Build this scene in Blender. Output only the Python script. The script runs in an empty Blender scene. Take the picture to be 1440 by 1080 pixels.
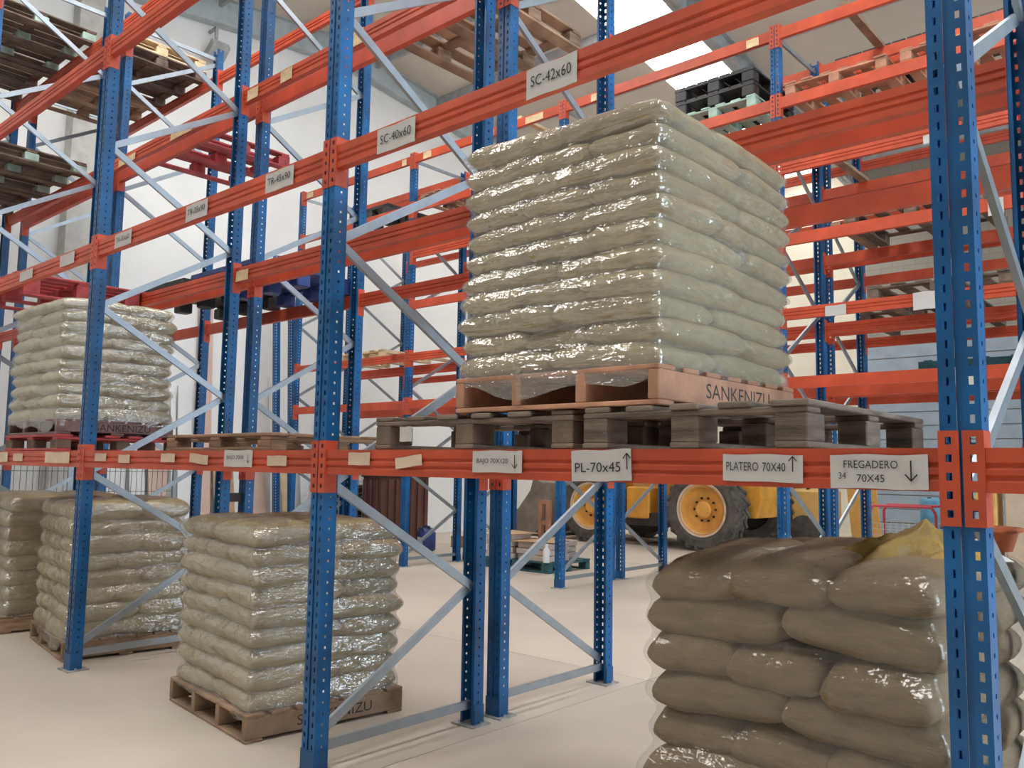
import bpy, math, random
import numpy as np
from mathutils import Vector, Matrix, noise
from mathutils.bvhtree import BVHTree

random.seed(7)
C = bpy.context.scene.collection
scene = bpy.context.scene

# ------------------------------------------------------------------ camera
CAM_F, YAW, PITCH, ROLL = 1177.88, -0.7264, 0.0989, 0.0155
CAM_POS = (0.5748, -2.4091, 1.4322)
def make_camera():
    cy, sy, cp, sp = math.cos(YAW), math.sin(YAW), math.cos(PITCH), math.sin(PITCH)
    f = Vector((sy*cp, cy*cp, sp)); r0 = Vector((cy, -sy, 0)); u0 = r0.cross(f)
    r = math.cos(ROLL)*r0 + math.sin(ROLL)*u0
    u = -math.sin(ROLL)*r0 + math.cos(ROLL)*u0
    cd = bpy.data.cameras.new('camera'); co = bpy.data.objects.new('camera', cd); C.objects.link(co)
    m = Matrix(((r.x, u.x, -f.x, CAM_POS[0]), (r.y, u.y, -f.y, CAM_POS[1]), (r.z, u.z, -f.z, CAM_POS[2]), (0, 0, 0, 1)))
    co.matrix_world = m
    cd.sensor_width = 36; cd.lens = 36*CAM_F/1440; cd.clip_start = 0.05; cd.clip_end = 200
    scene.camera = co
make_camera()

# ------------------------------------------------------------------ world, exposure
scene.view_settings.view_transform = 'Standard'
scene.view_settings.look = 'None'
scene.view_settings.gamma = 1
scene.view_settings.use_curve_mapping = False
scene.view_settings.exposure = 0.0
world = bpy.data.worlds.new('overcast_sky'); scene.world = world; world.use_nodes = True
bg = world.node_tree.nodes['Background']
bg.inputs[0].default_value = (0.74, 0.88, 1.0, 1); bg.inputs[1].default_value = 8.0
SKYLIGHT = 13.0

# ------------------------------------------------------------------ materials
def mat(name, col, rough=0.6, metal=0.0, var=0.12, vscale=6.0, bump=0.0, bscale=60.0, spec=0.5, col2=None, rnd=0.0, coords='Object', stretch=(1, 1, 1)):
    m = bpy.data.materials.new(name); m.use_nodes = True
    nt = m.node_tree; N = nt.nodes; L = nt.links
    b = N['Principled BSDF']
    b.inputs['Roughness'].default_value = rough; b.inputs['Metallic'].default_value = metal
    b.inputs['Specular IOR Level'].default_value = spec
    tc = N.new('ShaderNodeTexCoord'); mp = N.new('ShaderNodeMapping'); mp.inputs['Scale'].default_value = stretch
    L.new(tc.outputs[coords], mp.inputs['Vector'])
    nz = N.new('ShaderNodeTexNoise'); nz.inputs['Scale'].default_value = vscale; nz.inputs['Detail'].default_value = 5
    L.new(mp.outputs[0], nz.inputs['Vector'])
    rp = N.new('ShaderNodeValToRGB')
    c2 = col2 if col2 else tuple(max(0, c*(1-2.2*var)) for c in col)
    c1 = col if col2 else tuple(min(1, c*(1+var)) for c in col)
    rp.color_ramp.elements[0].position = 0.3; rp.color_ramp.elements[1].position = 0.7
    rp.color_ramp.elements[0].color = (*c2, 1); rp.color_ramp.elements[1].color = (*c1, 1)
    L.new(nz.outputs['Fac'], rp.inputs[0])
    out = rp.outputs[0]
    if rnd > 0:
        oi = N.new('ShaderNodeObjectInfo'); mr = N.new('ShaderNodeMapRange')
        mr.inputs['To Min'].default_value = 1-rnd; mr.inputs['To Max'].default_value = 1+rnd
        L.new(oi.outputs['Random'], mr.inputs['Value'])
        hv = N.new('ShaderNodeHueSaturation'); L.new(mr.outputs[0], hv.inputs['Value']); L.new(out, hv.inputs['Color'])
        out = hv.outputs[0]
    L.new(out, b.inputs['Base Color'])
    if bump > 0:
        n2 = N.new('ShaderNodeTexNoise'); n2.inputs['Scale'].default_value = bscale; n2.inputs['Detail'].default_value = 4
        L.new(mp.outputs[0], n2.inputs['Vector'])
        bp = N.new('ShaderNodeBump'); bp.inputs['Strength'].default_value = bump; bp.inputs['Distance'].default_value = 0.02
        L.new(n2.outputs['Fac'], bp.inputs['Height']); L.new(bp.outputs[0], b.inputs['Normal'])
    return m

M = {}
M['blue'] = mat('blue_paint', (0.002, 0.112, 0.325), 0.40, var=0.25, vscale=3, rnd=0.12)
M['orange'] = mat('orange_paint', (0.60, 0.088, 0.036), 0.45, var=0.12, vscale=4, rnd=0.10)
M['galv'] = mat('galvanised_steel', (0.38, 0.44, 0.50), 0.36, 0.8, var=0.05, vscale=9, rnd=0.1)
M['plate'] = mat('base_plate_steel', (0.42, 0.42, 0.42), 0.55, 0.4, var=0.2, vscale=20)
M['concrete'] = mat('concrete_floor', (0.61, 0.54, 0.455), 0.66, var=0.10, vscale=2.6, bump=0.12, bscale=30, coords='Generated')
M['white_wall'] = mat('white_plaster', (0.84, 0.85, 0.84), 0.9, var=0.02, vscale=1.5, bump=0.1, bscale=40)
M['ceiling'] = mat('ceiling_panel', (0.68, 0.62, 0.545), 0.85, var=0.05, vscale=0.7)
M['steel_grey'] = mat('grey_roof_steel', (0.42, 0.44, 0.45), 0.6, var=0.08)
M['rafter_blue'] = mat('pale_blue_grey_steel', (0.50, 0.58, 0.60), 0.6, var=0.06)
M['column'] = mat('grey_render', (0.55, 0.55, 0.52), 0.9, var=0.08)
M['paper'] = mat('white_paper', (0.60, 0.585, 0.57), 0.75, var=0.04, vscale=8)
M['tape'] = mat('masking_paper', (0.72, 0.56, 0.43), 0.7, var=0.06, vscale=12, rnd=0.1)
M['yellow_tape'] = mat('yellowed_sticker', (0.80, 0.62, 0.36), 0.7, var=0.1, vscale=12, rnd=0.1)
M['ink'] = mat('black_ink', (0.03, 0.03, 0.035), 0.7, var=0.05)
M['grey_ink'] = mat('faded_ink', (0.12, 0.12, 0.13), 0.7, var=0.05)
M['wood'] = mat('pallet_wood', (0.40, 0.26, 0.17), 0.8, var=0.22, vscale=5, bump=0.3, bscale=40, rnd=0.22, stretch=(1, 1, 6))
M['wood_dusty'] = mat('dusty_pallet_wood', (0.34, 0.23, 0.155), 0.8, var=0.2, vscale=5, bump=0.25, bscale=40, rnd=0.15)
M['wood_grey'] = mat('weathered_wood', (0.19, 0.145, 0.115), 0.85, var=0.25, vscale=6, bump=0.35, bscale=40, rnd=0.2, stretch=(1, 1, 6))
M['wood_dark'] = mat('dark_wood', (0.17, 0.125, 0.095), 0.85, var=0.25, vscale=6, bump=0.3, bscale=40, rnd=0.2)
M['wood_light'] = mat('new_pine', (0.74, 0.58, 0.36), 0.7, var=0.12, vscale=5, bump=0.15, bscale=40, rnd=0.12)
M['wood_pink'] = mat('reddish_pallet_wood', (0.52, 0.27, 0.17), 0.75, var=0.18, vscale=5, bump=0.25, bscale=40, rnd=0.15)
M['red_paint'] = mat('red_pallet_paint', (0.50, 0.07, 0.075), 0.55, var=0.18, vscale=6, rnd=0.12)
M['green_paint'] = mat('pale_green_paint', (0.42, 0.60, 0.52), 0.6, var=0.15, vscale=6)
M['teal'] = mat('teal_pallet_paint', (0.03, 0.13, 0.16), 0.55, var=0.2)
M['black_plastic'] = mat('black_plastic', (0.035, 0.037, 0.04), 0.45, var=0.2, vscale=8)
M['blue_plastic'] = mat('blue_plastic', (0.03, 0.065, 0.25), 0.4, var=0.12, vscale=4)
M['drum_blue'] = mat('light_blue_drum', (0.10, 0.33, 0.52), 0.45, var=0.1)
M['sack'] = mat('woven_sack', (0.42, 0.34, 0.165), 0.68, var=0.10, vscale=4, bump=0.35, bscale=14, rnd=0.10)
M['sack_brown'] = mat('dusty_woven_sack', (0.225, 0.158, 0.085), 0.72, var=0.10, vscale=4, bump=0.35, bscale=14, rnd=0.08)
M['sack_green'] = mat('pale_olive_sack', (0.45, 0.41, 0.235), 0.66, var=0.10, vscale=4, bump=0.35, bscale=14, rnd=0.10)
M['yellow_bag'] = mat('ochre_plastic_bag', (0.30, 0.185, 0.035), 0.5, var=0.2, vscale=7, bump=0.5, bscale=18)
M['loader'] = mat('loader_yellow', (0.80, 0.38, 0.05), 0.5, var=0.12, vscale=3)
M['rim'] = mat('wheel_rim_yellow', (0.82, 0.42, 0.09), 0.5, var=0.1, vscale=4)
M['flange'] = mat('pale_worn_rim_edge', (0.72, 0.58, 0.44), 0.6, var=0.12, vscale=5)
M['rubber'] = mat('dusty_rubber', (0.125, 0.112, 0.098), 0.9, var=0.2, vscale=7, bump=0.2)
M['bucket'] = mat('worn_bucket_steel', (0.25, 0.21, 0.175), 0.6, 0.2, var=0.15, vscale=4)
M['dark_metal'] = mat('dark_metal', (0.05, 0.045, 0.04), 0.6, 0.2, var=0.2)
M['container'] = mat('brown_sheet_metal', (0.15, 0.062, 0.048), 0.55, var=0.15, vscale=3)
M['stone'] = mat('pale_stone_slab', (0.58, 0.50, 0.45), 0.6, var=0.1, vscale=6, rnd=0.15)
M['cardboard'] = mat('cardboard', (0.52, 0.35, 0.20), 0.85, var=0.12, vscale=5, rnd=0.1)
M['panel_pink'] = mat('pinkish_board', (0.66, 0.48, 0.40), 0.7, var=0.06, vscale=2, rnd=0.08)
M['panel_white'] = mat('white_board', (0.78, 0.80, 0.80), 0.6, var=0.03, vscale=2)
M['wire'] = mat('white_wire', (0.62, 0.68, 0.70), 0.4, 0.3, var=0.05)
M['dark_wire'] = mat('dark_wire', (0.10, 0.10, 0.10), 0.5, 0.3, var=0.05)
M['cream_wall'] = mat('cream_back_wall', (0.72, 0.66, 0.54), 0.9, var=0.04, vscale=1.5)
M['cladding'] = mat('blue_grey_cladding', (0.30, 0.36, 0.42), 0.6, var=0.06, vscale=3)
M['block_wall'] = None
M['red_tube'] = mat('red_tube_paint', (0.60, 0.07, 0.10), 0.45, var=0.1)
M['orange_tub'] = mat('orange_plastic', (0.55, 0.14, 0.05), 0.5, var=0.1)
M['cabinet_yellow'] = mat('cabinet_yellow', (0.80, 0.50, 0.16), 0.5, var=0.06)
M['cabinet_beige'] = mat('beige_enamel', (0.70, 0.56, 0.40), 0.5, var=0.05)
M['purple_film'] = mat('purple_grey_wood', (0.22, 0.13, 0.12), 0.5, var=0.2, rnd=0.15)

def film_material(name='stretch_film', gloss=.22, haze=.11, bs=1.0):
    m = bpy.data.materials.new(name); m.use_nodes = True
    nt = m.node_tree; N = nt.nodes; L = nt.links
    out = N['Material Output']; b = N['Principled BSDF']
    b.inputs['Base Color'].default_value = (0.86, 0.88, 0.88, 1); b.inputs['Roughness'].default_value = 0.16
    b.inputs['Specular IOR Level'].default_value = 1.0
    tr = N.new('ShaderNodeBsdfTransparent'); tr.inputs[0].default_value = (0.97, 0.97, 0.96, 1)
    gl = N.new('ShaderNodeBsdfGlossy'); gl.inputs['Roughness'].default_value = 0.10; gl.inputs[0].default_value = (1, 1, 1, 1)
    tc = N.new('ShaderNodeTexCoord')
    def bumpnode(scale, st, strength, dist, prev=None):
        mp = N.new('ShaderNodeMapping'); mp.inputs['Scale'].default_value = st
        mp.inputs['Rotation'].default_value = (0.25, 0.2, 0)
        L.new(tc.outputs['Object'], mp.inputs[0])
        nz = N.new('ShaderNodeTexNoise'); nz.inputs['Scale'].default_value = scale; nz.inputs['Detail'].default_value = 3
        L.new(mp.outputs[0], nz.inputs['Vector'])
        bp = N.new('ShaderNodeBump'); bp.inputs['Strength'].default_value = strength; bp.inputs['Distance'].default_value = dist
        L.new(nz.outputs['Fac'], bp.inputs['Height'])
        if prev: L.new(prev.outputs[0], bp.inputs['Normal'])
        return bp
    b1 = bumpnode(8, (1, 1, 3.2), 0.9*bs, 0.04)
    b2 = bumpnode(20, (2.2, 2.2, 0.8), 0.30*bs, 0.013, b1)
    L.new(b2.outputs[0], b.inputs['Normal']); L.new(b2.outputs[0], gl.inputs['Normal'])
    mx = N.new('ShaderNodeMixShader'); mx.inputs[0].default_value = haze
    L.new(tr.outputs[0], mx.inputs[1]); L.new(b.outputs[0], mx.inputs[2])
    mx2 = N.new('ShaderNodeMixShader'); mx2.inputs[0].default_value = gloss
    L.new(mx.outputs[0], mx2.inputs[1]); L.new(gl.outputs[0], mx2.inputs[2])
    L.new(mx2.outputs[0], out.inputs['Surface'])
    return m
M['film'] = film_material(gloss=.19, haze=.14, bs=.7)
M['film_dull'] = film_material('dusty_stretch_film', .055, .05, .45)

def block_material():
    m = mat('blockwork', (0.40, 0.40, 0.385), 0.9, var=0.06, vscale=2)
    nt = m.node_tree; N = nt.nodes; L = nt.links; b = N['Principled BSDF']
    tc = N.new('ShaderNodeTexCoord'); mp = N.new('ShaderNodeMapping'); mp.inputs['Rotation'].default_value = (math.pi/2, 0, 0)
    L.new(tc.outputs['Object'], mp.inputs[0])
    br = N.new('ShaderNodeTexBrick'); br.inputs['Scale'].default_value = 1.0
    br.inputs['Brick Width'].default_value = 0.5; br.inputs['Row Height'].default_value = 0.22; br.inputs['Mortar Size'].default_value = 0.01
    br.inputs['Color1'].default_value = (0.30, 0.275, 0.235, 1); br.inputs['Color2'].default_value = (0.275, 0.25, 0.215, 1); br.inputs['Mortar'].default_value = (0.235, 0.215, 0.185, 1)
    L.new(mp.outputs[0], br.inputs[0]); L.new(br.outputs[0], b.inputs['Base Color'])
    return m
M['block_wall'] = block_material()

def skylight_material():
    m = bpy.data.materials.new('skylight_polycarbonate'); m.use_nodes = True
    N = m.node_tree.nodes; b = N['Principled BSDF']
    b.inputs['Base Color'].default_value = (0.8, 0.8, 0.8, 1)
    b.inputs['Emission Color'].default_value = (1.0, 0.98, 0.94, 1); b.inputs['Emission Strength'].default_value = SKYLIGHT
    return m
M['skylight'] = skylight_material()

# ------------------------------------------------------------------ mesh helpers
class MB:
    def __init__(s): s.v = []; s.f = []
    def add(s, vs, fs):
        n = len(s.v); s.v += [tuple(v) for v in vs]; s.f += [tuple(i+n for i in f) for f in fs]; return s
    def box(s, x0, x1, y0, y1, z0, z1):
        vs = [(x0,y0,z0),(x1,y0,z0),(x1,y1,z0),(x0,y1,z0),(x0,y0,z1),(x1,y0,z1),(x1,y1,z1),(x0,y1,z1)]
        return s.add(vs, [(0,3,2,1),(4,5,6,7),(0,1,5,4),(1,2,6,5),(2,3,7,6),(3,0,4,7)])
    def cbox(s, x0, x1, y0, y1, z0, z1, b):
        """box with chamfered edges all round"""
        vs = []; 
        for z, i in ((z0, b), (z0+b, 0), (z1-b, 0), (z1, b)):
            xa, xb, ya, yb = x0+i, x1-i, y0+i, y1-i
            c = b
            vs += [(xa+c,ya,z),(xb-c,ya,z),(xb,ya+c,z),(xb,yb-c,z),(xb-c,yb,z),(xa+c,yb,z),(xa,yb-c,z),(xa,ya+c,z)]
        fs = [tuple(range(7,-1,-1)), tuple(range(24,32))]
        for r in range(3):
            for k in range(8):
                a = r*8+k; a2 = r*8+(k+1) % 8
                fs.append((a, a2, a2+8, a+8))
        return s.add(vs, fs)
    def bar(s, p, q, w, h, up=(0,0,1)):
        p = Vector(p); q = Vector(q); d = (q-p).normalized(); up = Vector(up)
        if abs(d.dot(up)) > 0.98: up = Vector((1,0,0))
        a = d.cross(up).normalized()*w/2; b = a.cross(d).normalized()*h/2
        vs = [p-a-b, p+a-b, p+a+b, p-a+b, q-a-b, q+a-b, q+a+b, q-a+b]
        return s.add(vs, [(0,1,2,3),(7,6,5,4),(0,4,5,1),(1,5,6,2),(2,6,7,3),(3,7,4,0)])
    def channel(s, p, q, w, h, t, open_dir):
        """C channel between p and q; web faces away from open_dir"""
        p = Vector(p); q = Vector(q); d = (q-p).normalized(); o = Vector(open_dir).normalized(); n = d.cross(o).normalized()
        # web
        prof = [(-w/2,0),(w/2,0),(w/2,h),(w/2-t,h),(w/2-t,t),(-w/2+t,t),(-w/2+t,h),(-w/2,h)]
        vs = [p+n*a+o*b for a, b in prof]+[q+n*a+o*b for a, b in prof]
        k = len(prof); fs = [(i, (i+1) % k, (i+1) % k+k, i+k) for i in range(k)]
        fs += [(0,5,4,1),(1,4,3,2),(0,7,6,5),(8,9,12,13),(9,10,11,12),(8,13,14,15)]
        return s.add(vs, fs)
    def cyl(s, p, q, r, n=16, r2=None):
        p = Vector(p); q = Vector(q); d = (q-p).normalized(); r2 = r if r2 is None else r2
        u = Vector((0,0,1)) if abs(d.z) < .9 else Vector((1,0,0)); a = d.cross(u).normalized(); b = d.cross(a)
        vs = [p+(a*math.cos(t)+b*math.sin(t))*r for t in [2*math.pi*i/n for i in range(n)]]
        vs += [q+(a*math.cos(t)+b*math.sin(t))*r2 for t in [2*math.pi*i/n for i in range(n)]]
        fs = [(i, (i+1) % n, (i+1) % n+n, i+n) for i in range(n)]+[tuple(range(n-1,-1,-1)), tuple(range(n,2*n))]
        return s.add(vs, fs)
    def tube(s, pts, r, n=8):
        for a, b in zip(pts[:-1], pts[1:]): s.cyl(a, b, r, n)
        return s
    def lathe(s, prof, axis='Z', n=32, c=(0,0,0), cap=True):
        vs = []; k = len(prof)
        for i in range(n):
            t = 2*math.pi*i/n
            for r, h in prof:
                x, y = r*math.cos(t), r*math.sin(t)
                vs.append({'Z': (c[0]+x, c[1]+y, c[2]+h), 'Y': (c[0]+x, c[1]+h, c[2]+y), 'X': (c[0]+h, c[1]+x, c[2]+y)}[axis])
        fs = []
        for i in range(n):
            j = (i+1) % n
            for a in range(k-1): fs.append((i*k+a, j*k+a, j*k+a+1, i*k+a+1))
        return s.add(vs, fs)
    def prism(s, poly, y0, y1, axis='Y'):
        n = len(poly); f = {'Y': lambda a, b, t: (a, t, b), 'X': lambda a, b, t: (t, a, b), 'Z': lambda a, b, t: (a, b, t)}[axis]
        vs = [f(a, b, y0) for a, b in poly]+[f(a, b, y1) for a, b in poly]
        fs = [tuple(range(n)), tuple(range(2*n-1, n-1, -1))]+[(i, i+n, (i+1) % n+n, (i+1) % n) for i in range(n)]
        return s.add(vs, fs)
    def mesh(s, name, m, smooth=False):
        me = bpy.data.meshes.new(name); me.from_pydata(s.v, [], s.f); me.update()
        if m is not None: me.materials.append(m)
        if smooth: me.polygons.foreach_set('use_smooth', [True]*len(me.polygons))
        return me
    def build(s, name, m, parent=None, smooth=False):
        return link(name, s.mesh(name, m, smooth), parent)

def fixn(me):
    import bmesh
    bm = bmesh.new(); bm.from_mesh(me); bmesh.ops.recalc_face_normals(bm, faces=bm.faces); bm.to_mesh(me); bm.free(); return me

def link(name, me, parent=None, loc=None, rot=None, scale=None):
    o = bpy.data.objects.new(name, me); C.objects.link(o)
    if parent is not None: o.parent = parent
    if loc is not None: o.location = loc
    if rot is not None: o.rotation_euler = rot
    if scale is not None: o.scale = scale
    return o

def tag(o, label, cat, group=None, kind=None):
    o['label'] = label; o['category'] = cat
    if group: o['group'] = group
    if kind: o['kind'] = kind
    return o

def thing(name, label, cat, loc=(0,0,0), rz=0.0, group=None):
    o = link(name, None, None, loc, (0,0,rz)); o.empty_display_size = 0.1
    return tag(o, label, cat, group)

def struct(o, label=None):
    o['kind'] = 'structure'
    if label: o['label'] = label
    return o

ORD = ['zeroth','first','second','third','fourth','fifth','sixth','seventh','eighth','ninth','tenth','eleventh','twelfth']

# ------------------------------------------------------------------ the building
XW, YB, YF, XR = -12.8, 17.6, -6.5, 10.0
RZ, RY, RS = 9.9, 7.2, 0.12
def roofz(y): return RZ-RS*abs(y-RY)

# floor slabs with recessed joints
floor = MB().box(XW-.3, XR, YF, YB+.3, -0.3, -0.012).build('floor', M['concrete']); struct(floor, 'pale dusty concrete warehouse floor')
xs = [XW-.3, -8.25, -2.62, 3.0, XR]; ys = [YF, -3.2, 2.62, 8.6, YB+.3]
for i in range(4):
    for j in range(4):
        MB().box(xs[i]+.003, xs[i+1]-.003, ys[j]+.003, ys[j+1]-.003, -0.2, 0).build('slab', M['concrete'], floor)

def gable_poly(y0, y1): return [(y0, 0), (y1, 0), (y1, roofz(y1)), (RY, RZ), (y0, roofz(y0))]
wl = MB().prism(gable_poly(YF, YB), XW-.25, XW, 'X').mesh('wall_left', M['white_wall']); struct(link('wall_left', fixn(wl)), 'white gable end wall')
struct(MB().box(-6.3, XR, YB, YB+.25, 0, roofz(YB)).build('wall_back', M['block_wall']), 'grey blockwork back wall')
struct(MB().box(XW, -6.3, YB, YB+.25, 0, roofz(YB)).build('wall_back_cream', M['cream_wall']), 'cream left part of the back wall')  # left part of the back wall in a paler cream colour
dado = struct(link('trim_9', None), 'blue-grey horizontal cladding on the lower back wall')
for i in range(14): MB().cbox(-6.25, XR, YB-.03, YB, .02+i*.31, .31+i*.31, .008).build('plank', M['cladding'], dado)
struct(MB().box(XW, XR, YF-.25, YF, 0, roofz(YF)).build('wall_front', M['block_wall']), 'unseen grey blockwork front wall, added to cut fill light')  # unseen wall, set close and dark to keep fill off front faces
wr = MB().box(XR, XR+.25, YF, -1.5, 0, roofz(YF)).box(XR, XR+.25, 7.0, YB, 0, roofz(YB)).box(XR, XR+.25, -1.5, 7.0, 6.0, roofz(YF))
struct(wr.build('wall_right', M['white_wall']), 'white end wall with a wide open goods door')
# pilasters on the gable wall
for k, (y, w) in enumerate(((2.45, .36), (12.3, .36), (-3.4, .36))):
    struct(MB().box(XW, XW+.28, y-w/2, y+w/2, 0, roofz(y)-.5).build('trim_%d' % (k+1), M['column']), 'grey pilaster on the gable wall')
# roof: sheets between the rear skylight strip and added front light strips
SKY_X = [(-8.05, -6.75), (-1.6, -0.3), (4.9, 6.2)]
ceil = link('ceiling', None); struct(ceil, 'shallow gabled metal roof'); 
def roof_sheet(name, x0, x1, y0, y1, m, parent, t=0.12, dz=0):
    z0, z1 = roofz(y0)+dz, roofz(y1)+dz
    vs = [(x0,y0,z0),(x1,y0,z0),(x1,y1,z1),(x0,y1,z1),(x0,y0,z0+t),(x1,y0,z0+t),(x1,y1,z1+t),(x0,y1,z1+t)]
    return MB().add(vs, [(0,3,2,1),(4,5,6,7),(0,1,5,4),(1,2,6,5),(2,3,7,6),(3,0,4,7)]).build(name, m, parent)
edges = [XW]
for a, b in SKY_X: edges += [a, b]
edges.append(XR)
for (ya, yb) in ((YF, RY), (RY, YB+.25)):
    for i in range(0, len(edges), 2):
        roof_sheet('roof_sheet', edges[i], edges[i+1], ya, yb, M['ceiling'], ceil)
    for a, b in SKY_X:
        if (ya > 0 and a > -2) or a > 4: roof_sheet('roof_sheet', a, b, ya, yb, M['ceiling'], ceil); continue
        s0, s1 = (ya+1.4, yb-1.2) if ya < 0 else (ya+1.2, yb-.6)
        roof_sheet('roof_sheet', a, b, ya, s0, M['ceiling'], ceil); roof_sheet('roof_sheet', a, b, s1, yb, M['ceiling'], ceil)
        n = 4; st = (s1-s0)/n
        for q in range(n): roof_sheet('skylight_or_fill_pane', a+.01, b-.01, s0+q*st+.02, s0+(q+1)*st-.02, M['skylight'], ceil, t=.03, dz=.05)  # front slope panes are unseen, added to brighten the foreground
# rafters and purlins
for k, x in enumerate((XW+.12, -6.4, 0.1, 6.6)):
    for sgn, (ya, yb) in enumerate(((YF, RY), (RY, YB))):
        z0, z1 = roofz(ya), roofz(yb); d = .50 if k == 0 else .38; w = .10
        mb = MB()
        for (xa, xb, t0, t1) in ((x-.012, x+.012, 0, d), (x-w, x+w, 0, .02), (x-w, x+w, d-.02, d)):
            vs = [(xa,ya,z0-t1),(xb,ya,z0-t1),(xb,yb,z1-t1),(xa,yb,z1-t1),(xa,ya,z0-t0),(xb,ya,z0-t0),(xb,yb,z1-t0),(xa,yb,z1-t0)]
            mb.add(vs, [(0,3,2,1),(4,5,6,7),(0,1,5,4),(1,2,6,5),(2,3,7,6),(3,0,4,7)])
        mb.build('rafter', M['rafter_blue'] if k == 0 else M['steel_grey'], ceil)
for y in [YF+.6+1.75*i for i in range(16)]:
    if y < YB-.1: MB().box(XW, XR, y-.03, y+.03, roofz(y)-.17, roofz(y)-.005).build('purlin', M['steel_grey'], ceil)

# ------------------------------------------------------------------ racking
PITCH_H = 0.05
def post_mesh(name, height):
    mb = MB(); W2, T, D = .050, .003, .078
    # web facing -Y at y=0 with two slot columns; open towards +Y
    for a, b in ((-W2, -.0355), (-.0235, -.008), (.008, .0235), (.0355, W2)): mb.box(a, b, 0, T, 0, height)
    mb.box(-.008, .008, .006, .006+T, 0, height)          # recessed centre rib
    n = int(height/PITCH_H)
    for i in range(n+1):
        z = i*PITCH_H
        za, zb = max(0, z-.014), min(height, z+.014)
        for a, b in ((-.0355, -.0235), (.0235, .0355)): mb.box(a, b, 0, T, za, zb)
    for s in (-1, 1):
        x0, x1 = (s*W2-T, s*W2) if s > 0 else (s*W2, s*W2+T)
        mb.box(x0, x1, T, .034, 0, height); mb.box(x0, x1, .046, D, 0, height)
        for i in range(n+1):
            z = i*PITCH_H; mb.box(x0, x1, .034, .046, max(0, z-.019), min(height, z+.019))
        mb.box(min(s*W2, s*(W2-.016)), max(s*W2, s*(W2-.016)), D-T, D, 0, height)   # return lip
    return mb.mesh(name, M['blue'])
POST = {6.3: post_mesh('post', 6.3), 6.06: post_mesh('post', 6.06)}
PLATE_ME = MB().box(-.085, .085, -.03, .115, 0, .008).mesh('base_plate', M['plate'])
SLEEVE_ME = MB().box(-.054, .054, -.0035, -.0003, .008, .11).box(.0503, .0535, -.0035, .07, .008, .11).box(-.0535, -.0503, -.0035, .07, .008, .11).mesh('foot_sleeve', M['blue'])
BOLT_ME = MB().cyl((0,-.012,0), (0,0,0), .009, 8).mesh('bolt', M['galv'])
DEPTH = 1.13
BRACES = {}
def brace_mesh(dy, dz):
    k = (round(dy, 3), round(dz, 3))
    if k not in BRACES:
        BRACES[k] = fixn(MB().channel((0,0,0), (0,dy,dz), .045, .022, .0025, (-1, 0, 0)).mesh('brace', M['galv']))
    return BRACES[k]

def rack_frame(x, y, h, start_front, label, group):
    t = thing('rack_upright', label, 'rack frame', (x, y, 0), 0, group)
    for yy, rz in ((0, 0), (DEPTH, math.pi)):
        p = link('post', POST[h], t, (0, yy, 0), (0, 0, rz))
        link('base_plate', PLATE_ME, p); link('foot_sleeve', SLEEVE_ME, p)
        for bx_ in (-.065, .065): link('anchor_bolt', BOLT_ME, p, (bx_, .03, .008), (-math.pi/2, 0, 0))
    ya, yb = .06, DEPTH-.06
    nodes = []; z = .16; side = 0 if start_front else 1
    while z < h-.15: nodes.append((ya if side == 0 else yb, z)); side = 1-side; z += .595
    link('brace', brace_mesh(yb-ya, 0), t, (.012, ya, .11))
    for i, ((y0, z0), (y1, z1)) in enumerate(zip(nodes[:-1], nodes[1:])):
        link('brace', brace_mesh(y1-y0, z1-z0), t, (.012 if i % 2 else -.006, y0, z0))
    link('brace', brace_mesh(yb-ya, 0), t, (.012, ya, h-.12))
    return t

HB = .248                       # connector height
def beam_mesh(L, ridged_front, ridged_back, hgt=.115):
    d = .046; g = .007
    def side(r):
        if not r: return [(0, hgt), (0, 0)]
        return [(0, hgt), (0, .078), (g, .072), (g, .066), (0, .060), (0, .046), (g, .040), (g, .034), (0, .028), (0, 0)]
    f = side(ridged_front); bk = [(d-a, b) for a, b in side(ridged_back)][::-1]
    return fixn(MB().prism(f+bk, 0, L, 'X').mesh('beam', M['orange']))
def connector_mesh(s):
    """connector at the +s side of a post whose web is at y=0; x measured from the post axis"""
    mb = MB(); T = .004
    X0, X1 = .004, .0545
    def bx(a, b, y0, y1, z0, z1): mb.box(min(s*a, s*b), max(s*a, s*b), y0, y1, z0, z1)
    bx(X0, .022, -.0045, -.0005, 0, HB); bx(.037, X1, -.0045, -.0005, 0, HB)
    zs = [0, .026, .048, .076, .098, .126, .148, .176, .198, HB-.024, HB-.002, HB]
    zs = [0, .022, .042, .070, .090, .118, .138, .166, .186, .212, .232, HB]
    for i in range(0, 12, 2): bx(.022, .037, -.0045, -.0005, zs[i], zs[i+1])
    bx(.0515, X1, -.0005, .068, 0, HB)
    return mb.mesh('connector', M['orange'])
CONN = {1: connector_mesh(1), -1: connector_mesh(-1)}
BEAM = {}
def rack_beam(x0, x1, y, zb, facing, ridged, label, group):
    """beam between post axes x0<x1; y = outer web plane of its posts; facing -1 front (web towards -Y), +1 rear"""
    L = x1-x0-.108; k = (round(L, 3), facing, ridged)
    if k not in BEAM:
        BEAM[k] = beam_mesh(L, ridged, False)
    t = thing('rack_beam', label, 'rack beam', ((x0+x1)/2, y, zb+.088), 0, group); t['kind'] = 'thing'
    off = .002 if facing < 0 else -.048
    link('beam', BEAM[k], t, (-L/2, off, 0))
    half = (x1-x0)/2
    if facing < 0:
        link('connector', CONN[1], t, (-half, 0, -.088)); link('connector', CONN[-1], t, (half, 0, -.088))
    else:
        link('connector', CONN[-1], t, (-half, 0, -.088), (0, 0, math.pi)); link('connector', CONN[1], t, (half, 0, -.088), (0, 0, math.pi))
    return t

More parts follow.
